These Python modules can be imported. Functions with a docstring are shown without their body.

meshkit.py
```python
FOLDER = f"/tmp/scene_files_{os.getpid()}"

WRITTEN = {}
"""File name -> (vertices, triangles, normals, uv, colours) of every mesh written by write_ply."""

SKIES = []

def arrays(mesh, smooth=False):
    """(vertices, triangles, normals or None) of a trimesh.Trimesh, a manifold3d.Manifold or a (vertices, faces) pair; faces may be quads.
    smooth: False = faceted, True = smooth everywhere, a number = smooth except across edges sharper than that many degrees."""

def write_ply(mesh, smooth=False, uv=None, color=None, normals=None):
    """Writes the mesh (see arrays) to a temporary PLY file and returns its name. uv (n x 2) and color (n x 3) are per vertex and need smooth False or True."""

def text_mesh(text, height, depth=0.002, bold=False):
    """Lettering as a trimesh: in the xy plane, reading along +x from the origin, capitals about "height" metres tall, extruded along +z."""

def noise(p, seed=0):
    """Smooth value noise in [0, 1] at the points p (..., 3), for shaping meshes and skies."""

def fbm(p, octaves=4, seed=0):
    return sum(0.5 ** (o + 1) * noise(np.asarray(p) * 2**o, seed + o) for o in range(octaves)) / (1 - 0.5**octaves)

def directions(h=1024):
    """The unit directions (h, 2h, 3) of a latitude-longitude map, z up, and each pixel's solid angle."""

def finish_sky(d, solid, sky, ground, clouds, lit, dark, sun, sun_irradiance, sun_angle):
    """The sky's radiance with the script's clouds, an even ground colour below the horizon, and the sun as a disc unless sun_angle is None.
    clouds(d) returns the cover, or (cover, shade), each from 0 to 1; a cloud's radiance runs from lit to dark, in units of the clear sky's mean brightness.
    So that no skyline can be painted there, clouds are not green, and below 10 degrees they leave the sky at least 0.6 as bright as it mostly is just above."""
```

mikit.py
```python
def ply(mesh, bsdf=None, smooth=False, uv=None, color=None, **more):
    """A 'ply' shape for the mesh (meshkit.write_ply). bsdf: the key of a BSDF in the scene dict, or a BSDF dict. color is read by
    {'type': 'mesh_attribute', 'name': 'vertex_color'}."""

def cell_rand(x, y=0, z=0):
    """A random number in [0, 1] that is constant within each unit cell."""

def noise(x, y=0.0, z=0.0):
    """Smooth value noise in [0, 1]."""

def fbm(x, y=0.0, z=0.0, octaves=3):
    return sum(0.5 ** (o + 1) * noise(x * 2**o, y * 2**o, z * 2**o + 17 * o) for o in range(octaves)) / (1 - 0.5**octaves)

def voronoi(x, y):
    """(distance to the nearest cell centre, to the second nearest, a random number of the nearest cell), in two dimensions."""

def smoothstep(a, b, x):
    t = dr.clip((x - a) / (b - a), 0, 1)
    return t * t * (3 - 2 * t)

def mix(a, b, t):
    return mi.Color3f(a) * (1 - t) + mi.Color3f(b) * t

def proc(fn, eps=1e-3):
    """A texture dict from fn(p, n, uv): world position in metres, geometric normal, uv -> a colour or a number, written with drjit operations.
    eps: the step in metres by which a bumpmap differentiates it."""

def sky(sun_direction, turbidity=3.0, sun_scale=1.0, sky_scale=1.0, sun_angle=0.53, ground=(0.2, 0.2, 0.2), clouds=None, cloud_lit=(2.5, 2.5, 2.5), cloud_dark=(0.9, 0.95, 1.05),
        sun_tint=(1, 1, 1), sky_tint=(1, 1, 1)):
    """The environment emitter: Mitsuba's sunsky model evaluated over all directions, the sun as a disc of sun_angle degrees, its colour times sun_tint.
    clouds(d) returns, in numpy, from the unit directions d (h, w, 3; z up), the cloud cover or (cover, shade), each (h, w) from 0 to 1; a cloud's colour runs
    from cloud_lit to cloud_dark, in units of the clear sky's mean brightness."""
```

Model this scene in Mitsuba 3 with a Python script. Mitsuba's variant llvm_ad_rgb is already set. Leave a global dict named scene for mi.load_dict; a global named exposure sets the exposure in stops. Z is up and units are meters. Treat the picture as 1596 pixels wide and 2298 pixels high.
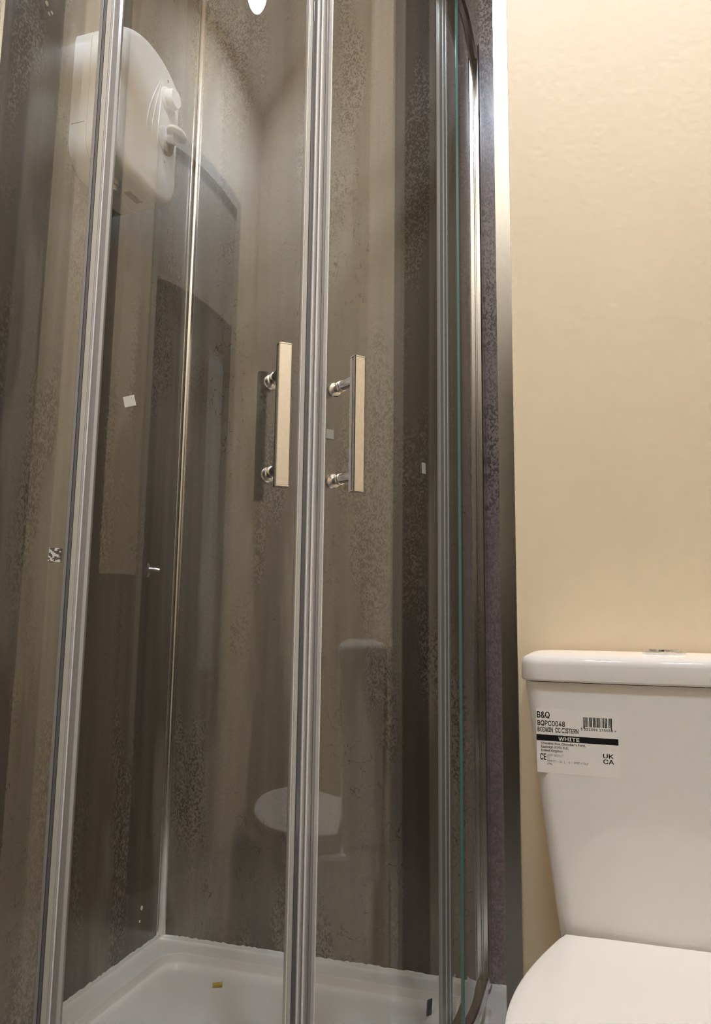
import math
import numpy as np
import drjit as dr
import trimesh
import mitsuba as mi
import mikit
import meshkit
from shapely.geometry import Polygon, box as sbox
from shapely.ops import unary_union

T = mi.ScalarTransform4f
PI = math.pi

# ------------------------------------------------------------------ camera, light, exposure
scene, labels = {}, {}
exposure = -0.37
F_PX, YAW, PITCH, ROLL = 1704.0, 0.30092, 0.142159, 0.0127668
EYE = np.array([0.941, -1.60, 0.82])
LAMPS, LAMP_RADIUS, LAMP_POWER = ((1.335, -1.575), (0.77, -1.50)), 0.115, 165.0
LAMP_TINT = (0.885, 1.0, 1.17)


def camera():
    cy, sy, cp, sp = math.cos(YAW), math.sin(YAW), math.cos(PITCH), math.sin(PITCH)
    f = np.array([-sy * cp, cy * cp, sp])
    r = np.array([cy, sy, 0.0])
    u = np.cross(r, f)
    up = -math.sin(ROLL) * r + math.cos(ROLL) * u
    return {'type': 'perspective', 'fov': 2 * math.degrees(math.atan(798.0 / F_PX)), 'fov_axis': 'x', 'near_clip': 0.02, 'far_clip': 50.0,
            'to_world': T().look_at(origin=EYE.tolist(), target=(EYE + f).tolist(), up=up.tolist())}


scene['camera'] = camera()


# ------------------------------------------------------------------ helpers
def lin(r, g, b):
    return tuple((c / 255 / 12.92) if c <= 10 else ((c / 255 + 0.055) / 1.055) ** 2.4 for c in (r, g, b))


def rgb(c):
    return {'type': 'rgb', 'value': [float(x) for x in c]}


def tag(key, label=None, category=None, group=None, kind=None):
    d = labels.setdefault(key, {})
    for k, v in (('label', label), ('category', category), ('group', group), ('kind', kind)):
        if v:
            d[k] = v


def numbered(key):
    if key not in scene:
        return key
    n = 1
    while f'{key}_{n:03d}' in scene:
        n += 1
    return f'{key}_{n:03d}'


def add(key, mesh, mat, smooth=False, **kw):
    key = numbered(key)
    scene[key] = mikit.ply(mesh, mat, smooth=smooth, **kw)
    return key


def bx(x0, x1, y0, y1, z0, z1):
    m = trimesh.creation.box((x1 - x0, y1 - y0, z1 - z0))
    m.apply_translation(((x0 + x1) / 2, (y0 + y1) / 2, (z0 + z1) / 2))
    return m


def rbx(x0, x1, y0, y1, z0, z1, r=0.003):
    """A box with chamfered edges (convex hull)."""
    pts = []
    for dx, dy, dz in ((r, r, 0), (r, 0, r), (0, r, r)):
        for x in (x0 + dx, x1 - dx):
            for y in (y0 + dy, y1 - dy):
                for z in (z0 + dz, z1 - dz):
                    pts.append((x, y, z))
    return trimesh.Trimesh(pts, process=False).convex_hull


def cat(*ms):
    return trimesh.util.concatenate(list(ms))


def vprism(poly, z0, z1):
    m = trimesh.creation.extrude_polygon(poly, z1 - z0, engine='earcut')
    m.apply_translation((0, 0, z0))
    return m


def sheet(points, z0, z1):
    """An upright open sheet along 2-D points."""
    p = np.asarray(points, float)
    n = len(p)
    v = np.vstack([np.c_[p, np.full(n, z0)], np.c_[p, np.full(n, z1)]])
    i = np.arange(n - 1)
    f = np.vstack([np.c_[i, i + 1, i + 1 + n], np.c_[i, i + 1 + n, i + n]])
    return trimesh.Trimesh(v, f, process=False)


def grid_faces(nr, nc, closed=True):
    f = []
    for r in range(nr - 1):
        for c in range(nc if closed else nc - 1):
            a, b = r * nc + c, r * nc + (c + 1) % nc
            f += [[a, b, b + nc], [a, b + nc, a + nc]]
    return f


def loft(rings, cap0=True, cap1=True):
    """Closed rings (k, n, 3) joined into one mesh, with flat fans at both ends."""
    rings = np.asarray(rings, float)
    k, n, _ = rings.shape
    v = [rings.reshape(-1, 3)]
    f = grid_faces(k, n)
    m = k * n
    if cap0:
        v.append(rings[0].mean(0)[None])
        f += [[(i + 1) % n, i, m] for i in range(n)]
        m += 1
    if cap1:
        o = (k - 1) * n
        v.append(rings[-1].mean(0)[None])
        f += [[o + i, o + (i + 1) % n, m] for i in range(n)]
    mesh = trimesh.Trimesh(np.vstack(v), f, process=False)
    trimesh.repair.fix_normals(mesh)
    return mesh


def lathe(profile, p, axis, n=32):
    """profile (radius, along) turned round the axis at p."""
    a = np.asarray(axis, float) / np.linalg.norm(axis)
    s = np.cross(a, [0, 0, 1.0] if abs(a[2]) < 0.9 else [1.0, 0, 0])
    s /= np.linalg.norm(s)
    t = np.cross(a, s)
    ang = np.arange(n) * 2 * PI / n
    ring = np.cos(ang)[:, None] * s + np.sin(ang)[:, None] * t
    return loft([np.asarray(p) + ring * r + a * h for r, h in profile])


def tube(points, radius, n=8):
    p = np.asarray(points, float)
    d = np.gradient(p, axis=0)
    d /= np.linalg.norm(d, axis=1, keepdims=True)
    rings = []
    ref = np.array([0.3, 0.5, 0.8])
    for q, t in zip(p, d):
        s = np.cross(t, ref)
        s /= np.linalg.norm(s)
        u = np.cross(t, s)
        a = np.arange(n) * 2 * PI / n
        rings.append(q + radius * (np.cos(a)[:, None] * s + np.sin(a)[:, None] * u))
    return loft(rings)


# the enclosure's plan: a quarter circle about CEN with straight ends at both walls
CEN, RF, RD = 0.142, 0.580, 0.561
H0, H1 = 0.120, 2.120      # tray rim, top of the enclosure


def on_arc(R, deg):
    a = math.radians(deg)
    return np.array([CEN + R * math.cos(a), -CEN - R * math.sin(a)]), np.array([math.cos(a), -math.sin(a)])


def path(R, d0, d1, n=60, start=None, end=None):
    """Points and outward normals along the arc from d0 to d1 degrees; start / end add a straight run to the back / left wall at that offset."""
    pts, nor = [], []
    if start is not None:
        for t in np.linspace(-start, -CEN, 5)[:-1]:
            pts.append((CEN + R, t)); nor.append((1, 0))
    for d in np.linspace(d0, d1, n):
        p, q = on_arc(R, d)
        pts.append(p); nor.append(q)
    if end is not None:
        for t in np.linspace(CEN, end, 5)[1:]:
            pts.append((t, -CEN - R)); nor.append((0, -1))
    return np.array(pts), np.array(nor)


def hsweep(pts, nor, section):
    """A closed section of (outward offset, height) swept along the plan path."""
    return loft([[(p[0] + q[0] * o, p[1] + q[1] * o, z) for o, z in section] for p, q in zip(pts, nor)])


def arc_box(R, deg, width, depth0, depth1, z0, z1, shift=0.0, profile=None):
    """An upright bar on the arc: its width along the tangent, depth along the outward normal; profile = own polygon in (tangent, outward)."""
    p, q = on_arc(R, deg)
    t = np.array([q[1], -q[0]])
    t = np.array([-math.sin(math.radians(deg)), -math.cos(math.radians(deg))])   # towards larger degrees (the left wall)
    poly = profile or [(-width / 2, depth0), (width / 2, depth0), (width / 2, depth1), (-width / 2, depth1)]
    xy = [p + t * (a + shift) + q * b for a, b in poly]
    pg = Polygon(xy)
    if not pg.exterior.is_ccw:
        pg = Polygon(xy[::-1])
    return vprism(pg, z0, z1)


# ------------------------------------------------------------------ materials
def two(d):
    return {'type': 'twosided', 'bsdf': d}


def plastic(c, rough=0.15, spec=0.5, **k):
    return two({'type': 'principled', 'base_color': rgb(c) if not isinstance(c, dict) else c, 'roughness': rough, 'specular': spec, **k})


def panel_pattern(p, n, uv):
    """Printed shower board: brown and slate vertical washes with rough worn patches."""
    u, z = p.x + p.y, p.z
    warp = 0.02 * (mikit.noise(u * 5, z * 1.1, 3.0) - 0.5)
    uu = u + warp
    wash = mikit.fbm(uu * 9, z * 0.55, 1.0, octaves=3)
    streak = mikit.fbm(uu * 42, z * 1.3, 5.0, octaves=3)
    drip = mikit.fbm(uu * 95, z * 4.0, 12.0, octaves=2)
    base = mikit.mix(PAN_A, PAN_B, mikit.smoothstep(0.34, 0.66, wash))
    base = mikit.mix(base, PAN_C, 0.8 * mikit.smoothstep(0.50, 0.66, mikit.fbm(uu * 6, z * 0.8, 9.0, octaves=3)))
    base = base * (0.66 + 0.50 * streak + 0.18 * drip)
    light = mikit.smoothstep(0.52, 0.70, mikit.fbm(uu * 13 + 40, z * 2.2, 33.0, octaves=4))
    base = mikit.mix(base, PAN_F, 0.45 * light)

    def band(a, b, soft=0.006):
        return mikit.smoothstep(a, a + soft, u + 0.25 * warp) * (1 - mikit.smoothstep(b - soft, b, u + 0.25 * warp))

    dark = dr.maximum(dr.maximum(band(0.551, 0.615), 0.55 * band(0.615, 0.655, 0.02)), dr.maximum(band(-0.645, -0.580, 0.012), 0.35 * band(-0.22, -0.10, 0.03)))
    base = mikit.mix(base, PAN_D, 0.85 * dark)
    base = mikit.mix(base, PAN_G, 0.9 * band(0.728, 0.90))
    # worn, pitted patches
    where = mikit.smoothstep(0.53, 0.74, mikit.fbm(uu * 12 + 3, z * 2.6, 21.0, octaves=4) + 0.10 * dark)
    pit = mikit.fbm(uu * 340, z * 250, 2.0, octaves=3)
    base = mikit.mix(base, PAN_E, 0.62 * where * mikit.smoothstep(0.48, 0.66, pit))
    base = mikit.mix(base, PAN_F, 0.36 * where * mikit.smoothstep(0.50, 0.68, 1 - pit))
    crack = dr.abs(mikit.fbm(uu * 55, z * 26, 8.0, octaves=3) - 0.5)
    base = mikit.mix(base, PAN_E, 0.75 * (1 - mikit.smoothstep(0.0, 0.016, crack)) * mikit.smoothstep(0.58, 0.70, mikit.fbm(uu * 10 + 9, z * 3.0, 51.0, octaves=3)))
    base = base * (1 - 0.18 * band(0.728, 0.90) * mikit.smoothstep(0.50, 0.70, pit)) * (1 + 0.25 * band(0.728, 0.90) * mikit.smoothstep(0.50, 0.70, 1 - pit))
    fine = mikit.noise(u * 420, z * 300, 4.0)
    return base * (0.93 + 0.14 * fine)


PAN_A, PAN_B, PAN_C = lin(130, 122, 110), lin(96, 89, 80), lin(110, 103, 98)
PAN_D, PAN_E, PAN_F = lin(66, 60, 60), lin(50, 44, 41), lin(158, 150, 136)

scene['mat_panel'] = two({'type': 'principled', 'base_color': mikit.proc(panel_pattern), 'roughness': 0.20, 'specular': 0.6})


def paint_pattern(p, n, uv):
    v = mikit.fbm(p.x * 6 + p.y * 6, p.z * 5, 1.0, octaves=3)
    w = mikit.noise(p.x * 60 + p.y * 60, p.z * 60, 2.0)
    return mi.Color3f(CREAM) * (0.955 + 0.07 * v + 0.02 * w)


PAN_G = lin(150, 133, 133)

CREAM = (0.76, 0.63, 0.45)
paint = {'type': 'principled', 'base_color': mikit.proc(paint_pattern), 'roughness': 0.42, 'specular': 0.35}
scene['mat_paint'] = two({'type': 'bumpmap', 'arbitrary': mikit.proc(lambda p, n, uv: mikit.fbm(p.x * 130 + p.y * 130, p.z * 130, 7.0, octaves=2), eps=2e-3),
                          'scale': 0.00035, 'bsdf': paint})
scene['mat_ceiling'] = plastic((0.80, 0.77, 0.72), 0.8, 0.2)
scene['mat_taupe'] = plastic((0.34, 0.29, 0.22), 0.6, 0.2)
scene['mat_floor'] = two({'type': 'principled', 'base_color': mikit.proc(lambda p, n, uv: mikit.mix((0.13, 0.115, 0.10), (0.08, 0.07, 0.062), mikit.fbm(p.x * 9, p.y * 30, 1.0, octaves=3))), 'roughness': 0.4, 'specular': 0.4})
scene['mat_pane'] = plastic((0.22, 0.26, 0.30), 0.3, 0.5)
scene['mat_dado'] = plastic((0.20, 0.17, 0.135), 0.3, 0.4)
scene['mat_door'] = plastic((0.020, 0.021, 0.020), 0.45, 0.3)
scene['mat_frame'] = plastic((0.42, 0.37, 0.29), 0.4, 0.4)
scene['mat_chrome'] = two({'type': 'roughconductor', 'material': 'none', 'specular_reflectance': rgb((0.90, 0.89, 0.88)), 'alpha': 0.05})
scene['mat_trim'] = two({'type': 'roughconductor', 'material': 'none', 'specular_reflectance': rgb((0.82, 0.81, 0.80)), 'alpha_u': 0.06, 'alpha_v': 0.06})
scene['mat_glass'] = {'type': 'thindielectric', 'int_ior': 1.66, 'specular_transmittance': rgb((0.968, 0.970, 0.955))}
scene['mat_glass_edge'] = plastic((0.10, 0.20, 0.18), 0.10, 0.8)
scene['mat_seal'] = plastic((0.46, 0.445, 0.43), 0.14, 0.7)
scene['mat_rib_white'] = plastic((0.86, 0.83, 0.80), 0.12, 0.8)
scene['mat_rib_pale'] = plastic((0.50, 0.48, 0.43), 0.14, 0.8)
scene['mat_rib_grey'] = plastic((0.27, 0.25, 0.26), 0.12, 0.8)
scene['mat_rib_dark'] = plastic((0.11, 0.11, 0.12), 0.12, 0.8)
scene['mat_seal_dim'] = plastic((0.27, 0.26, 0.25), 0.18, 0.6)
scene['mat_ceramic'] = plastic((0.80, 0.765, 0.72), 0.08, 0.55)
scene['mat_seat'] = plastic((0.84, 0.79, 0.72), 0.16, 0.5)
scene['mat_acrylic'] = plastic((0.88, 0.85, 0.80), 0.14, 0.5)
scene['mat_sealant'] = plastic((0.80, 0.79, 0.75), 0.3, 0.5)
scene['mat_abs'] = plastic((0.79, 0.785, 0.775), 0.16, 0.5)
scene['mat_abs_line'] = plastic((0.22, 0.21, 0.20), 0.4, 0.3)
scene['mat_black'] = plastic((0.012, 0.012, 0.012), 0.35, 0.4)
scene['mat_black_gloss'] = plastic((0.012, 0.012, 0.012), 0.12, 0.5)
scene['mat_paper'] = plastic((0.81, 0.775, 0.72), 0.35, 0.4)
scene['mat_ink'] = plastic((0.010, 0.010, 0.010), 0.5, 0.2)
scene['mat_foam'] = plastic((0.62, 0.60, 0.52), 0.8, 0.1)
scene['mat_foam_shade'] = plastic((0.36, 0.36, 0.31), 0.8, 0.1)
scene['mat_foam_dark'] = plastic((0.07, 0.07, 0.065), 0.8, 0.1)
scene['mat_bubble'] = plastic(mikit.proc(lambda p, n, uv: mikit.mix((0.10, 0.09, 0.08), (0.75, 0.73, 0.70), mikit.smoothstep(0.45, 0.6, mikit.fbm(p.x * 420, p.z * 420, 3.0, octaves=2)))), 0.3, 0.5)
scene['mat_yellow'] = plastic((0.52, 0.33, 0.03), 0.35, 0.4)

# ------------------------------------------------------------------ the room
CEIL, XR, YF, YC = 3.05, 1.95, -2.02, -0.35       # ceiling, right wall, front wall, cream wall behind the toilet
XA = 0.806                                          # the alcove's right-hand side
W = 0.10
PT = 0.010                                          # thickness of the shower boards


def struct(key, mesh, mat, label, smooth=False):
    k = add(key, mesh, mat, smooth)
    tag(k, label, kind='structure')
    return k


struct('floor', bx(-W, XR + W, YF - W, W, -W, 0), 'mat_floor', 'grey vinyl floor of the small bathroom')
struct('ceiling', bx(-W, XR + W, YF - W, W, CEIL, CEIL + W), 'mat_ceiling', 'white bathroom ceiling above the shower and toilet')
struct('wall_left', bx(-W, -PT, YF, 0, 0, CEIL), 'mat_paint', 'left wall carrying the electric shower, boarded in the shower corner')
add('wall_left__shower_board', rbx(-PT, 0, -1.0, 0, 0, CEIL, 0.0015), 'mat_panel')
tag('wall_left__shower_board', 'glossy brown streaked stone-effect shower board')
struct('wall_back', bx(-W, XA + PT, PT, W, 0, CEIL), 'mat_paint', 'back wall of the shower alcove, boarded in streaked brown')
add('wall_back__shower_board', rbx(0, XA, 0, PT, 0, CEIL, 0.0015), 'mat_panel')
tag('wall_back__shower_board', 'glossy brown streaked stone-effect shower board with dark vertical bands')
struct('wall_middle', bx(XA + PT, XR, YC, W, 0, CEIL), 'mat_paint', 'cream painted wall behind the toilet')
add('wall_middle__shower_board', rbx(XA, XA + PT, YC, 0, 0, CEIL, 0.0015), 'mat_panel')
tag('wall_middle__shower_board', 'dark streaked shower board on the side of the alcove')
struct('wall_right', bx(XR, XR + W, YF, W, 0, CEIL), 'mat_paint', 'cream painted wall to the right of the toilet')
DX0, DX1, DZ, DT = 0.53, 1.50, 1.94, 2.42
struct('wall_front', cat(bx(-W, DX0, YF - W, YF, 0, CEIL), bx(DX1, XR + W, YF - W, YF, 0, CEIL), bx(DX0, DX1, YF - W, YF, DT, CEIL)), 'mat_paint', 'cream wall with the door, opposite the shower')
struct('trim_4', rbx(DX0 + 0.002, DX1 - 0.002, YF - 0.07, YF - 0.012, DZ + 0.002, DT - 0.002, 0.003), 'mat_taupe', 'dull painted panel above the dark door')
leaf = cat(rbx(DX0 + 0.004, 1.18, YF - 0.06, YF - 0.02, 0.005, DZ - 0.004, 0.003), rbx(1.40, DX1 - 0.004, YF - 0.06, YF - 0.02, 0.005, DZ - 0.004, 0.003), bx(1.18, 1.40, YF - 0.06, YF - 0.02, 0.005, 0.64), bx(1.18, 1.40, YF - 0.06, YF - 0.02, 1.82, DZ - 0.004))
struct('door_1', leaf, 'mat_door', 'dark bathroom door opposite the shower')
add('door_1__pane', bx(1.181, 1.399, YF - 0.042, YF - 0.036, 0.641, 1.819), 'mat_pane')
tag('door_1__pane', 'narrow blue grey frosted pane')
add('door_1__door_handle', cat(lathe([(0.0, 0), (0.024, 0), (0.024, 0.008), (0.009, 0.010), (0.009, 0.05), (0.0, 0.05)], (DX0 + 0.06, YF - 0.0205, 0.97), (0, 1, 0)),
                               tube([(DX0 + 0.06, YF + 0.024, 0.97), (DX0 + 0.12, YF + 0.026, 0.97), (DX0 + 0.17, YF + 0.024, 0.968)], 0.008)), 'mat_chrome', 40)
struct('trim_3', cat(rbx(DX0 - 0.055, DX0, YF, YF + 0.014, 0, DT + 0.055), rbx(DX1, DX1 + 0.055, YF, YF + 0.014, 0, DT + 0.055), rbx(DX0, DX1, YF, YF + 0.014, DT, DT + 0.055)), 'mat_frame', 'painted frame round the dark door')

struct('trim_5', cat(rbx(0.002, DX0 - 0.057, YF + 0.0002, YF + 0.012, 0.001, 0.955, 0.002)), 'mat_dado', 'dull boarded lower part of the wall beside the door')
# chrome angle on the outside corner between shower alcove and cream wall
tx0, tx1 = XA - 0.0045, XA + 0.021
trim = vprism(Polygon([(tx0, YC - 0.0025), (tx1 - 0.0006, YC - 0.0025), (tx1, YC - 0.0018), (tx1, YC - 0.0002), (XA - 0.0001, YC - 0.0002), (XA - 0.0001, YC + 0.022), (tx0, YC + 0.022)]), 0.0, CEIL - 0.001)
struct('trim_1', trim, 'mat_trim', 'tall polished chrome edge strip between the shower board and the cream wall')
# chrome quadrant in the inside corner of the boards
q = [(0.0002, -0.0002), (0.0155, -0.0002), (0.0155, -0.0014)] + [(0.0155 - 0.014 * math.sin(a), -0.0155 + 0.014 * math.cos(a)) for a in np.linspace(0, PI / 2, 9)] + [(0.0014, -0.0155), (0.0002, -0.0155)]
struct('trim_2', vprism(Polygon(q[::-1]), 0.1245, CEIL - 0.001), 'mat_chrome', 'thin chrome strip up the inside corner of the shower boards', 30)

# ------------------------------------------------------------------ ceiling lamp
for n, (lx, ly) in enumerate(LAMPS):
    lamp = 'ceiling_lamp' + ('' if n == 0 else '_001')
    scene[lamp + '__diffuser'] = {'type': 'disk', 'to_world': T().translate([lx, ly, CEIL - 0.0345]).rotate([1, 0, 0], 180).scale(LAMP_RADIUS),
                                  'emitter': {'type': 'area', 'radiance': rgb([LAMP_POWER * c for c in LAMP_TINT])}}
    add(lamp + '__base', lathe([(LAMP_RADIUS + 0.012, -0.0003), (LAMP_RADIUS + 0.012, -0.020), (LAMP_RADIUS + 0.008, -0.030), (LAMP_RADIUS + 0.001, -0.0335)], (lx, ly, CEIL), (0, 0, 1), 48), 'mat_abs', 30)
    tag(lamp, ('round white ceiling light nearer the right wall, mirrored in the shower door', 'round white ceiling light in line with the chrome edge strip')[n], 'light')

# ------------------------------------------------------------------ shower tray
TW, TR = 0.802, 0.56
tray = 'shower_tray'


def tray_ring(inset, z, r_in):
    """The tray's outline, inset by that much, as a ring with a fixed count; corners rounded by r_in."""
    a, b = inset, TW - inset
    pts = []
    c = TW - TR
    R = TR - inset
    # back left corner
    for t in np.linspace(PI / 2, PI, 13):
        pts.append((a + r_in + r_in * math.cos(t), -(a + r_in) + r_in * math.sin(t)))
    # front left
    for t in np.linspace(PI, 1.5 * PI, 7):
        pts.append((a + r_in + r_in * math.cos(t), -(b - r_in) + r_in * math.sin(t)))
    for t in np.linspace(1.5 * PI, 2 * PI, 41):
        pts.append((c + R * math.cos(t), -c + R * math.sin(t)))
    for t in np.linspace(0, PI / 2, 7):
        pts.append((b - r_in + r_in * math.cos(t), -(a + r_in) + r_in * math.sin(t)))
    p = np.array(pts)
    return np.c_[p, np.full(len(p), z)]


rings = [tray_ring(i, z, r) for i, z, r in ((0.000, 0.0, 0.002), (0.000, 0.116, 0.002), (0.001, 0.119, 0.003), (0.004, 0.120, 0.005), (0.045, 0.1193, 0.028), (0.0545, 0.1190, 0.040), (0.0560, 0.1183, 0.042), (0.0569, 0.1166, 0.043),
         (0.0580, 0.1040, 0.045), (0.0592, 0.1015, 0.046), (0.0615, 0.1003, 0.048), (0.0700, 0.0994, 0.056), (0.10, 0.0970, 0.075), (0.16, 0.0930, 0.11), (0.24, 0.088, 0.13))]
add(tray + '__body', loft(rings), 'mat_acrylic', 35)
add(tray + '__drain_cover', lathe([(0.0, 0.0), (0.048, 0.0), (0.052, 0.001), (0.050, 0.004), (0.03, 0.0065), (0.0, 0.007)], (0.42, -0.42, 0.0875), (0, 0, 1), 40), 'mat_chrome', 30)
rs = np.random.default_rng(4)


def bead(p0, p1, out, n=70):
    """A hand-laid bead of sealant along the wall."""
    rings = []
    for t in np.linspace(0, 1, n):
        p = np.array(p0) * (1 - t) + np.array(p1) * t
        w = 0.0045 + 0.0012 * rs.random() + 0.0008 * math.sin(40 * t)
        h = 0.0055 + 0.0030 * rs.random() ** 2
        o = np.array(out)
        rings.append([p + o * 0.0002, p + o * w, p + o * w * 0.7 + [0, 0, h * 0.4], p + o * 0.0012 + [0, 0, h], p + o * 0.0002 + [0, 0, h]])
    return loft(rings)


add(tray + '__sealant_bead', bead((0.004, 0, 0.1195), (0.80, 0, 0.1195), (0, -1, 0), 120), 'mat_sealant', 50)
add(tray + '__sealant_bead', bead((0, -0.004, 0.1195), (0, -0.79, 0.1195), (1, 0, 0), 110), 'mat_sealant', 50)
tag(tray + '__sealant_bead', 'uneven white bead of sealant along the wall')
tag(tray, 'white quadrant shower tray with a stepped rim under the glass enclosure', 'shower tray')

# ------------------------------------------------------------------ shower enclosure
E = 'shower_enclosure'
tag(E, 'curved glass quadrant shower enclosure with two sliding doors and chrome frame', 'shower enclosure')
GZ0, GZ1 = H0 + 0.030, H1 - 0.030
D_FIXED = (8.6, 10.7)                                       # where the fixed panes end, degrees from the right


def chan(o0, o1, z0, z1, r=0.003):
    return [(o0 + r, z0), (o1 - r, z0), (o1, z0 + r), (o1, z1 - r), (o1 - r, z1), (o0 + r, z1), (o0, z1 - r), (o0, z0 + r)]


pts, nor = path(RF, 0, 90, 70, start=0.030, end=0.030)
add(E + '__bottom_rail', hsweep(pts, nor, [(-0.034, H0 + 0.0004), (0.010, H0 + 0.0004), (0.010, H0 + 0.026), (0.007, H0 + 0.029), (-0.006, H0 + 0.029), (-0.006, H0 + 0.011), (-0.012, H0 + 0.009), (-0.012, H0 + 0.020), (-0.028, H0 + 0.020), (-0.034, H0 + 0.012)]), 'mat_chrome', 25)
add(E + '__top_rail', hsweep(pts, nor, chan(-0.036, 0.010, H1 - 0.040, H1, 0.005)), 'mat_chrome', 25)
# wall profiles
for side in (0, 1):
    a, b = CEN + RF - (0.0135, 0.036)[side], CEN + RF + 0.0125
    prof = [(a + 0.001, 0.0003), (b - 0.001, 0.0003), (b, 0.0013), (b, 0.034), (b - 0.0025, 0.0365), (b - 0.010, 0.0365), (b - 0.0115, 0.0345), (a + 0.0115, 0.0345), (a + 0.010, 0.040), (a + 0.0015, 0.040), (a, 0.0385)]
    poly = [(x, -d) for x, d in prof] if side == 0 else [(d, -x) for x, d in prof]
    pg = Polygon(poly)
    pg = pg if pg.exterior.is_ccw else Polygon(poly[::-1])
    add(E + '__wall_profile', vprism(pg, H0 + 0.0095, H1), 'mat_chrome', 25)


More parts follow.
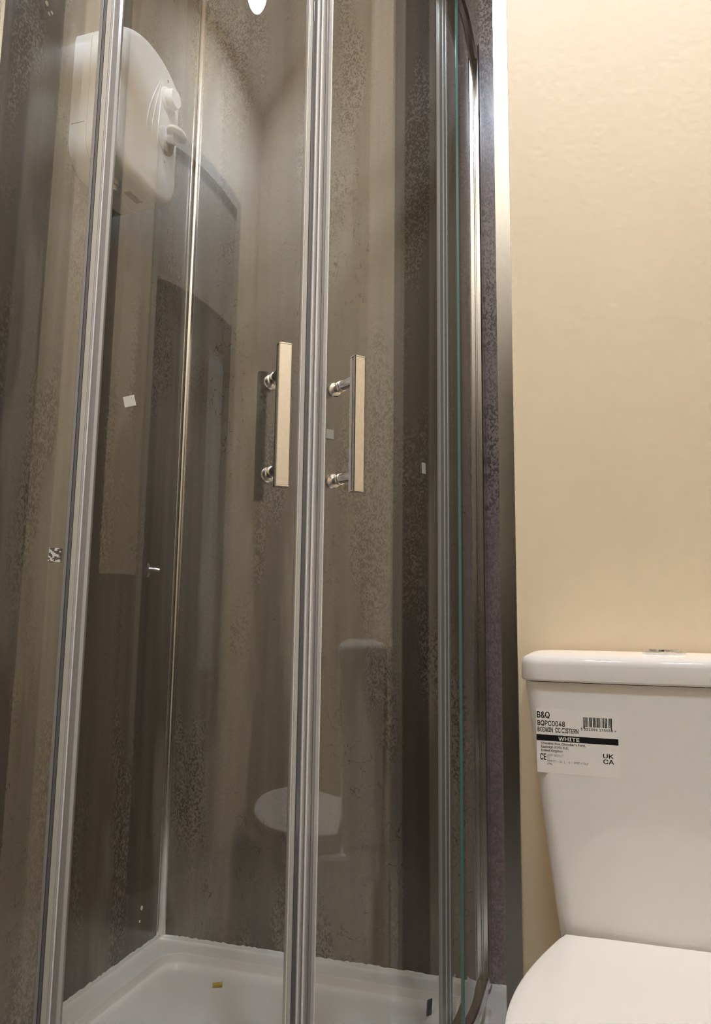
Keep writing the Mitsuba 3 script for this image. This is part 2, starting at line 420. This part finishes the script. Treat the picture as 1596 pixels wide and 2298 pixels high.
def fixed(side):
    D_FIX = D_FIXED[side]
    k = numbered_root(E + '__fixed_panel')
    pts, _ = path(RF, 0, D_FIX, 8, start=0.034)
    if side:
        pts = np.array([(-y, -x) for x, y in pts])
    scene[k] = mikit.ply(sheet(pts, GZ0 - 0.004, GZ1 + 0.004), 'mat_glass', smooth=True)
    e, q = on_arc(RF, D_FIX)
    t = np.array([-math.sin(math.radians(D_FIX)), -math.cos(math.radians(D_FIX))])
    c = [e + t * a + q * b for a, b in ((0, -0.003), (0.0016, -0.003), (0.0022, -0.0022), (0.0022, 0.0022), (0.0016, 0.003), (0, 0.003))]
    s = seal_profile()
    seal = [e + t * (a + 0.0026) + q * b for a, b in s]
    if side:
        c, seal = [(-y, -x) for x, y in c], [(-y, -x) for x, y in seal]
    for nm, poly, mat in (('glass_edge', c, 'mat_glass_edge'), ('edge_seal', seal, 'mat_seal'))[:2 if side else 1]:
        pg = Polygon(poly)
        pg = pg if pg.exterior.is_ccw else Polygon(poly[::-1])
        scene[k + '__' + nm] = mikit.ply(vprism(pg.buffer(0), GZ0, GZ1), mat, smooth=False)
    # two coloured ribs on the strip's outer face
    for n, (a0, a1, hh, mat) in enumerate(() if not side else ((-0.0080, -0.0030, 0.0050, 'mat_seal_dim'), (-0.0020, 0.0022, 0.0058, 'mat_rib_dark'), (0.0026, 0.0100, 0.0054, 'mat_rib_pale'), (0.0130, 0.0150, 0.0050, 'mat_rib_white'), (0.0160, 0.0225, 0.0046, 'mat_seal_dim'))):
        poly = [e + t * (a + 0.0026) + q * b for a, b in ((a0, 0.0), (a0, hh - 0.0006), (a0 + 0.0006, hh), (a1 - 0.0006, hh), (a1, hh - 0.0006), (a1, 0.0))]
        if side:
            poly = [(-y, -x) for x, y in poly]
        pg = Polygon(poly)
        pg = pg if pg.exterior.is_ccw else Polygon(poly[::-1])
        scene[k + '__seal_rib' + ('' if n == 0 else f'_{n:03d}')] = mikit.ply(vprism(pg, GZ0, GZ1), mat, smooth=60)
    tag(k, 'clear fixed side pane')


def numbered_root(key):
    return numbered(key)


def seal_profile():
    """A clear plastic edge seal, 26 mm wide, ribbed on both faces."""
    front = [(0.0, 0.0035), (0.004, 0.0042), (0.0055, 0.0026), (0.0095, 0.0034), (0.0105, 0.0048), (0.0125, 0.0048), (0.0135, 0.0030), (0.0185, 0.0022), (0.0200, 0.0034), (0.0215, 0.0034), (0.0260, 0.0006)]
    back = [(0.0260, -0.0008), (0.0200, -0.0022), (0.0120, -0.0030), (0.0, -0.0036)]
    return front + back


fixed(0)
fixed(1)


def seam_profile(sgn):
    """The magnetic seal on a door's closing edge: a flange, a rib and a soft lip."""
    pr = [(-0.0050, 0.0034), (-0.0048, 0.0043), (-0.0010, 0.0040), (0.0, 0.0044), (0.0010, 0.0056), (0.0022, 0.0056), (0.0030, 0.0040), (0.0065, 0.0034), (0.0100, 0.0042), (0.0118, 0.0070), (0.0140, 0.0078), (0.0158, 0.0066), (0.0170, 0.0040), (0.0174, 0.0),
          (0.0165, -0.0052), (0.0110, -0.0058), (0.0030, -0.0042), (0.0, -0.0038), (-0.0050, -0.0036)]
    return [(sgn * (0.0174 - a) + sgn * 0.0002, b) for a, b in pr]


HANDLE_Z = {}


def door(side):
    """side 0: the right-hand door, 1: the left-hand one."""
    k = numbered(E + '__sliding_door')
    half = math.degrees(0.0120 / RD)
    d0, d1 = (6.5, 45 - half) if side == 0 else (45 + half, 83.5)
    pts, _ = path(RD, d0, d1, 50)
    scene[k] = mikit.ply(sheet(pts, GZ0 - 0.012, GZ1 + 0.006), 'mat_glass', smooth=True)
    tag(k, 'clear curved glass sliding door on the right' if side == 0 else 'clear curved glass sliding door on the left')
    sgn = 1 if side else -1
    scene[k + '__closing_seal'] = mikit.ply(arc_box(RD, 45, 0, 0, 0, GZ0 - 0.01, GZ1, profile=seam_profile(sgn)), 'mat_seal', smooth=25)
    # coloured ribs along the seal, from the seam outwards: (from, to, height, material)
    ribs = ((0.0004, 0.0032, 0.0088, 'mat_rib_white'), (0.0036, 0.0100, 0.0062, 'mat_rib_grey'), (0.0104, 0.0150, 0.0056, 'mat_seal_dim'), (0.0206, 0.0222, 0.0056, 'mat_rib_white')) if side == 0 else ((0.0004, 0.0052, 0.0074, 'mat_seal_dim'), (0.0054, 0.0072, 0.0088, 'mat_rib_white'), (0.0076, 0.0138, 0.0058, 'mat_rib_dark'), (0.0142, 0.0206, 0.0056, 'mat_rib_pale'), (0.0210, 0.0222, 0.0062, 'mat_rib_white'))
    for n, (a0, a1, hh, mat) in enumerate(ribs):
        r = min(0.0012, (a1 - a0) / 2.2)
        pr = [(sgn * a, b) for a, b in ((a0, 0.001), (a0, hh - r), (a0 + 0.3 * r, hh - 0.3 * r), (a0 + r, hh), (a1 - r, hh), (a1 - 0.3 * r, hh - 0.3 * r), (a1, hh - r), (a1, 0.001))]
        scene[k + '__seal_rib' + ('' if n == 0 else f'_{n:03d}')] = mikit.ply(arc_box(RD, 45, 0, 0, 0, GZ0 - 0.01, GZ1, profile=pr), mat, smooth=60)
    # the seal on the door's trailing edge
    ta, tb = (9.5, 13.9) if side == 0 else (77.2, 79.0)
    tp = path(RD, ta, tb, 8)
    scene[k + '__trailing_seal'] = mikit.ply(hsweep(*tp, [(-0.0035, GZ0 - 0.01), (0.0035, GZ0 - 0.01), (0.0035, GZ1), (-0.0035, GZ1)]), 'mat_seal_dim', smooth=25)
    if side == 0:
        for n, d in enumerate((10.4, 12.1)):
            scene[k + '__trailing_seal_rib' + ('' if n == 0 else f'_{n:03d}')] = mikit.ply(hsweep(*path(RD, d, d + 0.35, 4), [(0.003, GZ0 - 0.01), (0.0046, GZ0 - 0.01), (0.0046, GZ1), (0.003, GZ1)]), 'mat_rib_pale', smooth=25)
    # handle: a flat D bar on two turned posts
    dz = 0.0
    hd = HD[side]
    z0, z1, zp0, zp1 = HZ[side]
    p, q = on_arc(RD, hd)
    t = np.array([-math.sin(math.radians(hd)), -math.cos(math.radians(hd))])
    hw, t0, t1, tg = 0.0098, 0.060, 0.0765, 0.0715
    half_prof = [(hw - 0.003, t0), (hw, t0 + 0.003), (hw, tg - 0.0020), (hw - 0.0022, tg - 0.0016), (hw - 0.0022, tg), (hw - 0.0002, tg + 0.0004), (hw, tg + 0.0015), (hw - 0.0008, t1 - 0.0008), (hw - 0.002, t1)]
    prof = half_prof + [(-a, b) for a, b in half_prof[::-1]]
    xy = [p + t * a + q * b for a, b in prof]
    pg = Polygon(xy)
    pg = pg if pg.exterior.is_ccw else Polygon(xy[::-1])
    scene[k + '__handle'] = mikit.ply(cat(vprism(pg, z0 + 0.0022, z1 - 0.0022), vprism(pg.convex_hull.buffer(0.0004), z0, z0 + 0.0018), vprism(pg.convex_hull.buffer(0.0004), z1 - 0.0018, z1), vprism(pg.convex_hull.buffer(-0.0026), z0 + 0.001, z1 - 0.001)), 'mat_chrome', smooth=20)
    for n, zz in enumerate((zp0, zp1)):
        ax = np.array([*q, 0.0])
        o = np.array([*p, zz]) + ax * 0.0005
        post = [(0.0, 0.0), (0.0115, 0.0), (0.0120, 0.0015), (0.0105, 0.0035), (0.0070, 0.0045), (0.0062, 0.010), (0.0062, 0.016), (0.0085, 0.0168), (0.0088, 0.0190), (0.0072, 0.0198), (0.0072, 0.0212), (0.0088, 0.0220), (0.0088, 0.0242), (0.0074, 0.0250), (0.0074, 0.0602), (0.0, 0.0602)]
        scene[k + '__handle_post' + ('' if n == 0 else f'_{n:03d}')] = mikit.ply(lathe(post, o, ax, 28), 'mat_chrome', smooth=35)
        inner = [(0.0, -0.0005), (0.0105, -0.0005), (0.0105, -0.005), (0.008, -0.007), (0.0, -0.007)]
        scene[k + '__handle_cap' + ('' if n == 0 else f'_{n:03d}')] = mikit.ply(lathe(inner, np.array([*p, zz]), ax, 24), 'mat_chrome', smooth=35)
    # rollers at the foot and head of the door
    n = 0
    for d in ((d0 + 1.0, d1 - 8) if side == 0 else (d1 - 1.0, d0 + 8)):
        rp, rq = on_arc(RD - 0.004, d)
        for zz in (H0 + 0.044, H1 - 0.058):
            body = lathe([(0.0, -0.004), (0.0085, -0.004), (0.0115, -0.002), (0.0115, 0.003), (0.0085, 0.005), (0.0, 0.005)], np.array([*rp, zz]) - np.array([*rq, 0]) * 0.010, [*rq, 0], 24)
            scene[k + '__roller' + ('' if n == 0 else f'_{n:03d}')] = mikit.ply(body, 'mat_black_gloss', smooth=35)
            n += 1
    tag(k + '__roller', 'small black roller at the edge of the glass')
    return k


HD = (41.0, 51.7)                                    # degrees of the handles: right, left
HZ = ((1.006, 1.211, 1.032, 1.178), (1.003, 1.210, 1.032, 1.174))
door(0)
door(1)

# ------------------------------------------------------------------ spacer pads left on the glass


def pad(deg, R, z, w, h, tilt, mat, label):
    p, q = on_arc(R, deg)
    t = np.array([math.sin(math.radians(deg)), math.cos(math.radians(deg)), 0])
    m = rbx(-w / 2, w / 2, 0.0006, 0.0030, -h / 2, h / 2, 0.0005)
    a = math.radians(tilt)
    v = m.vertices
    x, y, zz = v[:, 0] * math.cos(a) - v[:, 2] * math.sin(a), v[:, 1], v[:, 0] * math.sin(a) + v[:, 2] * math.cos(a)
    m.vertices = np.array([*p, z]) + x[:, None] * t + y[:, None] * np.array([*q, 0]) + zz[:, None] * np.array([0, 0, 1.0])
    k = add('spacer_pad', m, mat)
    tag(k, label, 'spacer pad', 'spacer pads left on the glass')


pad(72.6, RD, 1.130, 0.0165, 0.0165, 14, 'mat_foam', 'pale square spacer pad stuck askew on the left sliding door')
pad(41.8, RD, 1.105, 0.0135, 0.0150, 0, 'mat_foam_shade', 'grey green square spacer pad between the door seam and the right handle')
pad(20.0, RD, 1.082, 0.0100, 0.0190, 2, 'mat_foam_shade', 'small upright spacer pad right of the right handle')
pad(18.3, RD, 0.215, 0.0140, 0.0230, -8, 'mat_foam_dark', 'dark spacer pad low on the right sliding door')
pad(81.3, RF, 0.905, 0.0185, 0.0200, -4, 'mat_bubble', 'speckled spacer pad on the fixed left pane')

# ------------------------------------------------------------------ electric shower on the left wall
S = 'electric_shower'
tag(S, 'white electric shower unit with round controls on the left shower wall', 'electric shower')
SY0, SY1, SZ0, SZ1 = -0.475, -0.255, 1.674, 1.957     # its width along the wall, bottom, springing of the arched top


def shower_outline(inset, n=96):
    """The unit's front outline (y, z): arched top, generous round bottom corners."""
    w, c = (SY1 - SY0) / 2, (SY0 + SY1) / 2
    rise, rb = 0.040, 0.060
    pts = []
    for t in np.linspace(-1, 1, 33):
        pts.append((c + w * t, SZ1 + rise * (1 - abs(t) ** 2.2)))
    for a in np.linspace(0, PI / 2, 13):
        pts.append((c + w - rb + rb * math.cos(a), SZ0 + rb - rb * math.sin(a)))
    for a in np.linspace(PI / 2, PI, 13):
        pts.append((c - w + rb + rb * math.cos(a), SZ0 + rb - rb * math.sin(a)))
    pg = Polygon(pts).buffer(-0.010).buffer(0.010)
    pg = pg.buffer(-inset) if inset else pg
    ring = pg.exterior
    # start every ring at the same corner so that the rings join without a twist
    p = np.array([ring.interpolate(s, normalized=True).coords[0] for s in np.arange(n) / n])
    ang = np.unwrap(np.arctan2(p[:, 1] - 1.82, p[:, 0] - c))
    tgt = np.linspace(0, 2 * PI, n, endpoint=False)
    order = np.argsort(np.mod(ang, 2 * PI))
    am, pm = np.mod(ang, 2 * PI)[order], p[order]
    am, pm = np.r_[am - 2 * PI, am, am + 2 * PI], np.vstack([pm, pm, pm])
    return np.c_[np.interp(tgt, am, pm[:, 0]), np.interp(tgt, am, pm[:, 1])]


def shower_layers(levels):
    return loft([np.c_[np.full(96, x), shower_outline(i)] for x, i in levels])


add(S + '__back_plate', shower_layers([(0.0003, 0.0), (0.038, 0.0), (0.0385, 0.0015)]), 'mat_abs', 35)
cover = [(0.0395, 0.0015), (0.0402, 0.0)] + [(0.094, 0.0008)] + [(0.094 + 0.018 * math.sin(a), 0.0008 + 0.020 * (1 - math.cos(a))) for a in np.linspace(0, PI / 2, 12)[1:]] + [(0.1140, 0.045), (0.1150, 0.075)]
add(S + '__cover', shower_layers(cover), 'mat_abs', 50)


SFX = 0.1140                                         # the cover's front


def knob(name, y, z, prof, label=None, n=32):
    k = add(S + '__' + name, lathe(prof, (SFX, y, z), (1, 0, 0), n), 'mat_abs', 35)
    if label:
        tag(k, label)
    return k


knob('control_knob', -0.318, 1.905, [(0.0, -0.003), (0.027, -0.003), (0.0265, 0.003), (0.0235, 0.005), (0.0215, 0.0065), (0.0205, 0.019), (0.0185, 0.022), (0.0, 0.0225)], 'round white upper dial')
knob('temperature_dial', -0.318, 1.812, [(0.0, -0.003), (0.030, -0.003), (0.0295, 0.003), (0.026, 0.006), (0.013, 0.008), (0.012, 0.026), (0.0, 0.0262)], 'round white lower dial with a lever')
lever = loft([[(SFX + 0.010 + 0.034 * 0.5 * (1 + math.cos(t)), -0.318 + 0.0285 * math.sin(t) * (1 - i), 1.823 + zz) for t in np.linspace(0, 2 * PI, 29)[:-1]] for zz, i in ((-0.0035, 0.08), (-0.0030, 0.02), (0.0, 0.0), (0.003, 0.02), (0.0036, 0.08))])
add(S + '__temperature_dial__lever', lever, 'mat_abs', 35)
# three raised sweeping lines on the cover
for y_top, y_bot, bulge in ((-0.345, -0.392, 0.030), (-0.341, -0.372, 0.018), (-0.337, -0.350, 0.008)):
    t = np.linspace(0, 1, 26)
    zz = 1.935 - 0.155 * t
    yy = y_top + (y_bot - y_top) * np.sin(t * PI / 2) + 0.012 * np.clip(t - 0.7, 0, 1)
    add(S + '__ridge', tube(np.c_[np.full(26, SFX - 0.0006 + 0.0022 * np.sin(t * PI)), yy, zz], 0.0016, 8), 'mat_abs', True)
add(S + '__name_strip', bx(SFX - 0.002, SFX + 0.0006, -0.398, -0.372, 1.9215, 1.9245), 'mat_abs_line')
add(S + '__name_strip', bx(SFX - 0.002, SFX + 0.0004, -0.396, -0.376, 1.9130, 1.9138), 'mat_foam')
for y, z, r in ((-0.318, 1.950, 0.0028), (-0.335, 1.785, 0.0018), (-0.318, 1.765, 0.0026)):
    add(S + '__indicator', lathe([(0.0, -0.002), (r, -0.002), (r, 0.0005), (0.0, 0.0008)], (SFX, y, z), (1, 0, 0), 16), 'mat_abs_line', 30)
# the joint in the near side, the outlet and the terminal slot underneath
add(S + '__side_joint', bx(0.004, 0.0355, SY0 - 0.0003, SY0 + 0.002, 1.7655, 1.7668), 'mat_abs_line')
add(S + '__hose_outlet', lathe([(0.0, 0.004), (0.0125, 0.004), (0.0125, -0.010), (0.0095, -0.0115), (0.0095, -0.022), (0.0, -0.022)], (0.062, -0.415, SZ0 - 0.0005), (0, 0, 1), 28), 'mat_foam', 30)
tag(S + '__hose_outlet', 'cream hose outlet under the unit')
add(S + '__vent_slot', bx(0.060, 0.074, -0.372, -0.330, SZ0 - 0.0012, SZ0 + 0.002), 'mat_abs_line')


# ------------------------------------------------------------------ toilet
B = 'toilet'
tag(B, 'white close-coupled toilet with a printed label on its cistern', 'toilet')
TCX = 1.035


def cistern_half(z):
    t = np.clip((z - 0.40) / (0.745 - 0.40), 0, 1)
    return 0.143 + (0.184 - 0.143) * t ** 0.9


def cistern_front(z):
    t = np.clip((z - 0.40) / (0.745 - 0.40), 0, 1)
    return -0.516 - 0.012 * t


def plan(half, y_back, y_front, bow, r, z, n_side=10):
    """A cistern-like plan ring: flat back, bowed front, round front corners."""
    def yf(x):
        return y_front - bow * (1 - (x / half) ** 2)
    pts = [(half - 0.006, y_back), (half, y_back - 0.006)]
    for t in np.linspace(0.15, 0.95, 4):
        pts.append((half, y_back - 0.006 + t * (y_front + r - y_back + 0.006)))
    for a in np.linspace(0, PI / 2, 9):
        x = half - r + r * math.cos(a)
        pts.append((x, yf(half - r) + r - r * math.sin(a)))
    for x in np.linspace(half - r, -half + r, 27)[1:-1]:
        pts.append((x, yf(x)))
    right = pts[:2 + 4 + 9]
    left = [(-x, y) for x, y in right[::-1]]
    p = np.array(pts + left)
    return np.c_[TCX + p[:, 0], p[:, 1], np.full(len(p), z)]


CB = YC - 0.012
zs = [0.405, 0.415, 0.44, 0.50, 0.56, 0.62, 0.68, 0.72, 0.742]
add(B + '__cistern', loft([plan(float(cistern_half(z)) - (0.006 if z < 0.41 else 0), CB, float(cistern_front(z)) + (0.006 if z < 0.41 else 0), 0.012, 0.022, z) for z in zs]), 'mat_ceramic', 40)
LH, LF = 0.1895, -0.5335
lid = [(0.7432, 0.006), (0.7432, 0.0015), (0.7455, 0.0), (0.765, 0.0), (0.7705, 0.0012), (0.7745, 0.0045), (0.7770, 0.010), (0.7785, 0.020), (0.7790, 0.040)]
add(B + '__cistern_lid', loft([plan(LH - i, CB + 0.004 - min(i, 0.004), LF + i, 0.013, 0.034 - 0.3 * min(i, 0.03), z) for z, i in lid]), 'mat_ceramic', 40)
by = -0.452
add(B + '__flush_button', lathe([(0.0, 0.0), (0.028, 0.0), (0.0285, 0.003), (0.0265, 0.0048), (0.0, 0.0050)], (TCX, by, 0.7788), (0, 0, 1), 40), 'mat_chrome', 30)
for n, s in enumerate((-1, 1)):
    a = np.linspace(0.06, PI - 0.06, 20)
    pg = Polygon([(TCX + 0.0225 * s * math.sin(t), by + 0.0225 * math.cos(t)) for t in a])
    pg = pg if pg.exterior.is_ccw else Polygon(list(pg.exterior.coords)[::-1])
    scene[B + '__flush_button__push_plate' + ('' if n == 0 else '_001')] = mikit.ply(vprism(pg, 0.7836, 0.7862), 'mat_chrome')


def d_plan(hw, y_back, y_mid, y_front, hb, z, n=64):
    """The seat's plan: a straight back of half width hb, sides swelling to hw at y_mid, a round front."""
    pts = []
    for t in np.linspace(0, 1, 14):                      # right side, back to middle
        s = math.sin(t * PI / 2)
        pts.append((hb + (hw - hb) * s, y_back + (y_mid - y_back) * t))
    for a in np.linspace(0, PI, 33)[1:-1]:
        pts.append((hw * math.cos(a), y_mid + (y_front - y_mid) * math.sin(a) ** 0.92))
    left = [(-x, y) for x, y in pts[:14][::-1]]
    pts += left
    for x in np.linspace(-hb, hb, 7)[1:-1]:
        pts.append((x, y_back + 0.0))
    p = np.array(pts)
    c = np.array([0, (y_back + y_front) / 2])
    return np.c_[TCX + p[:, 0], p[:, 1], np.full(len(p), z)]


SB = -0.533                                             # back edge of the seat
seat_lid = [(0.4115, 0.004), (0.413, 0.001), (0.416, 0.0), (0.424, 0.0), (0.4275, 0.0015), (0.4295, 0.005), (0.4305, 0.015), (0.4315, 0.05)]
add(B + '__seat_lid', loft([d_plan(0.190 - i, SB - min(i, 0.012) * 0.6, -0.76, -0.985 + i, 0.142 - i, z) for z, i in seat_lid]), 'mat_seat', 35)
seat = [(0.393, 0.010), (0.394, 0.006), (0.400, 0.004), (0.408, 0.004), (0.4105, 0.007)]
add(B + '__seat', loft([d_plan(0.190 - i, SB - 0.004, -0.76, -0.985 + i, 0.140 - i, z) for z, i in seat]), 'mat_seat', 35)
pan = [(0.0, 0.105, -0.42, -0.66, -0.80, 0.10), (0.10, 0.100, -0.42, -0.66, -0.80, 0.095), (0.20, 0.115, -0.42, -0.68, -0.86, 0.10), (0.30, 0.150, -0.42, -0.71, -0.93, 0.115), (0.36, 0.175, -0.42, -0.74, -0.965, 0.130),
       (0.385, 0.180, -0.42, -0.75, -0.972, 0.135), (0.3915, 0.176, -0.424, -0.75, -0.968, 0.132)]
add(B + '__pan', loft([d_plan(hw, yb, ym, yf, hb, z) for z, hw, yb, ym, yf, hb in pan]), 'mat_ceramic', 40)
add(B + '__pan_shelf', rbx(TCX - 0.140, TCX + 0.140, -0.520, YC - 0.012, 0.34, 0.404, 0.012), 'mat_ceramic', 40)

# the printed label on the cistern
LB = B + '__label_sticker'
LX0, LX1, LZ0, LZ1 = 0.8655, 0.9705, 0.624, 0.7065


def cist_y(x, z):
    half = cistern_half(z)
    return cistern_front(z) - 0.012 * (1 - ((x - TCX) / half) ** 2)


def stick(m, off):
    """Bends a flat mesh (label u to the right, v up, both in metres from the label's lower left; w = thickness) onto the cistern's front."""
    v = np.array(m.vertices)
    x, z = LX0 + v[:, 0], LZ0 + v[:, 1]
    m = m.copy()
    m.vertices = np.c_[x, cist_y(x, z) - off - v[:, 2], z]
    return m


def flat_grid(u0, u1, v0, v1, th, n=16):
    us = np.linspace(u0, u1, n)
    ring = [np.array([(u, v0, 0), (u, v0, th), (u, v1, th), (u, v1, 0)]) for u in us]
    return loft(ring)


LWD, LHT = LX1 - LX0, LZ1 - LZ0
scene[LB] = mikit.ply(stick(flat_grid(0, LWD, 0, LHT, 0.00025), 0.0001), 'mat_paper')
tag(LB, 'white printed product label')


def text(s, u, v, w, h, bold=False, mat='mat_ink', off=0.0004):
    """Lettering with its left edge at u, foot at v (fractions of the label, v from the top), w wide and h tall as fractions."""
    m = meshkit.text_mesh(s, 0.01, 0.00012, bold)
    b = m.bounds
    vv = np.array(m.vertices)
    vv[:, 0] = (vv[:, 0] - b[0, 0]) / (b[1, 0] - b[0, 0]) * w * LWD + u * LWD
    vv[:, 1] = vv[:, 1] / 0.01 * h * LHT + (1 - v) * LHT
    m.vertices = vv
    k = numbered(LB + '__lettering')
    scene[k] = mikit.ply(stick(m, off), mat)
    tag(k, 'printed lettering')


text('B&Q', 0.010, 0.140, 0.160, 0.095, True)
text('BQPC0048', 0.015, 0.262, 0.340, 0.078, True)
text('BODMIN  CC CISTERN', 0.015, 0.360, 0.500, 0.072, True)
scene[LB + '__black_bar'] = mikit.ply(stick(flat_grid(0.0, 0.985 * LWD, (1 - 0.500) * LHT, (1 - 0.405) * LHT, 0.00012), 0.0004), 'mat_ink')
text('WHITE', 0.270, 0.482, 0.255, 0.056, True, 'mat_paper', 0.0007)
text("Chestnut Ave, Chandler's Ford,", 0.055, 0.555, 0.540, 0.034, True)
text('Eastleigh SO53 3LE,', 0.055, 0.612, 0.335, 0.034, True)
text('United Kingdom', 0.055, 0.668, 0.262, 0.034, True)
text('CE', 0.040, 0.800, 0.075, 0.095, True)
text('DOP W0117', 0.130, 0.738, 0.195, 0.032)
text('21', 0.130, 0.775, 0.03, 0.026)
text('EN997 - CL 1 - 6 - VRII + CL2', 0.130, 0.828, 0.490, 0.032)
text('PN', 0.130, 0.875, 0.050, 0.032)
text('UK', 0.800, 0.705, 0.120, 0.062, True)
text('CA', 0.800, 0.790, 0.125, 0.062, True)
rb = np.random.default_rng(11)
bars, u = [], 0.575
while u < 0.915:
    w = float(rb.choice([0.004, 0.004, 0.008, 0.012]))
    tall = 0.275 if u < 0.585 or u > 0.895 else 0.245
    bars.append(stick(flat_grid(u * LWD, (u + w) * LWD, (1 - tall) * LHT, (1 - 0.095) * LHT, 0.00012, 2), 0.0004))
    u += w + float(rb.choice([0.004, 0.005, 0.009]))
scene[LB + '__barcode'] = mikit.ply(cat(*bars), 'mat_ink')
text('5 221096 175036 >', 0.545, 0.300, 0.420, 0.038, True)

# ------------------------------------------------------------------ small things
plug = lathe([(0.0, 0.0), (0.0032, 0.0002), (0.0038, 0.002), (0.0036, 0.006), (0.0040, 0.0065), (0.0040, 0.012), (0.0034, 0.0125), (0.0036, 0.017), (0.0050, 0.0178), (0.0050, 0.0190), (0.0, 0.0192)], (0.199, -0.127, 0.1003), (0.9, 0.42, 0), 16)
add('wall_plug', plug, 'mat_yellow', 35)
tag('wall_plug', 'small yellow plastic wall plug lying in the shower tray', 'wall plug')
rd = np.random.default_rng(8)
for y, z, r in ((-0.560, 1.955, 0.004), (-0.552, 1.940, 0.003), (-0.545, 1.948, 0.003), (-0.395, 0.345, 0.0045), (-0.378, 0.352, 0.004), (-0.080, 0.205, 0.004), (-0.085, 0.180, 0.0025)):
    b = trimesh.creation.icosphere(2, r)
    b.vertices = b.vertices * [0.35, 1.0, 1.2] * (0.75 + 0.5 * meshkit.noise(b.vertices * 400 + 3, 5))[:, None] + [0.0012, y, z]
    add('wall_left__sealant_dab', b, 'mat_sealant', True)
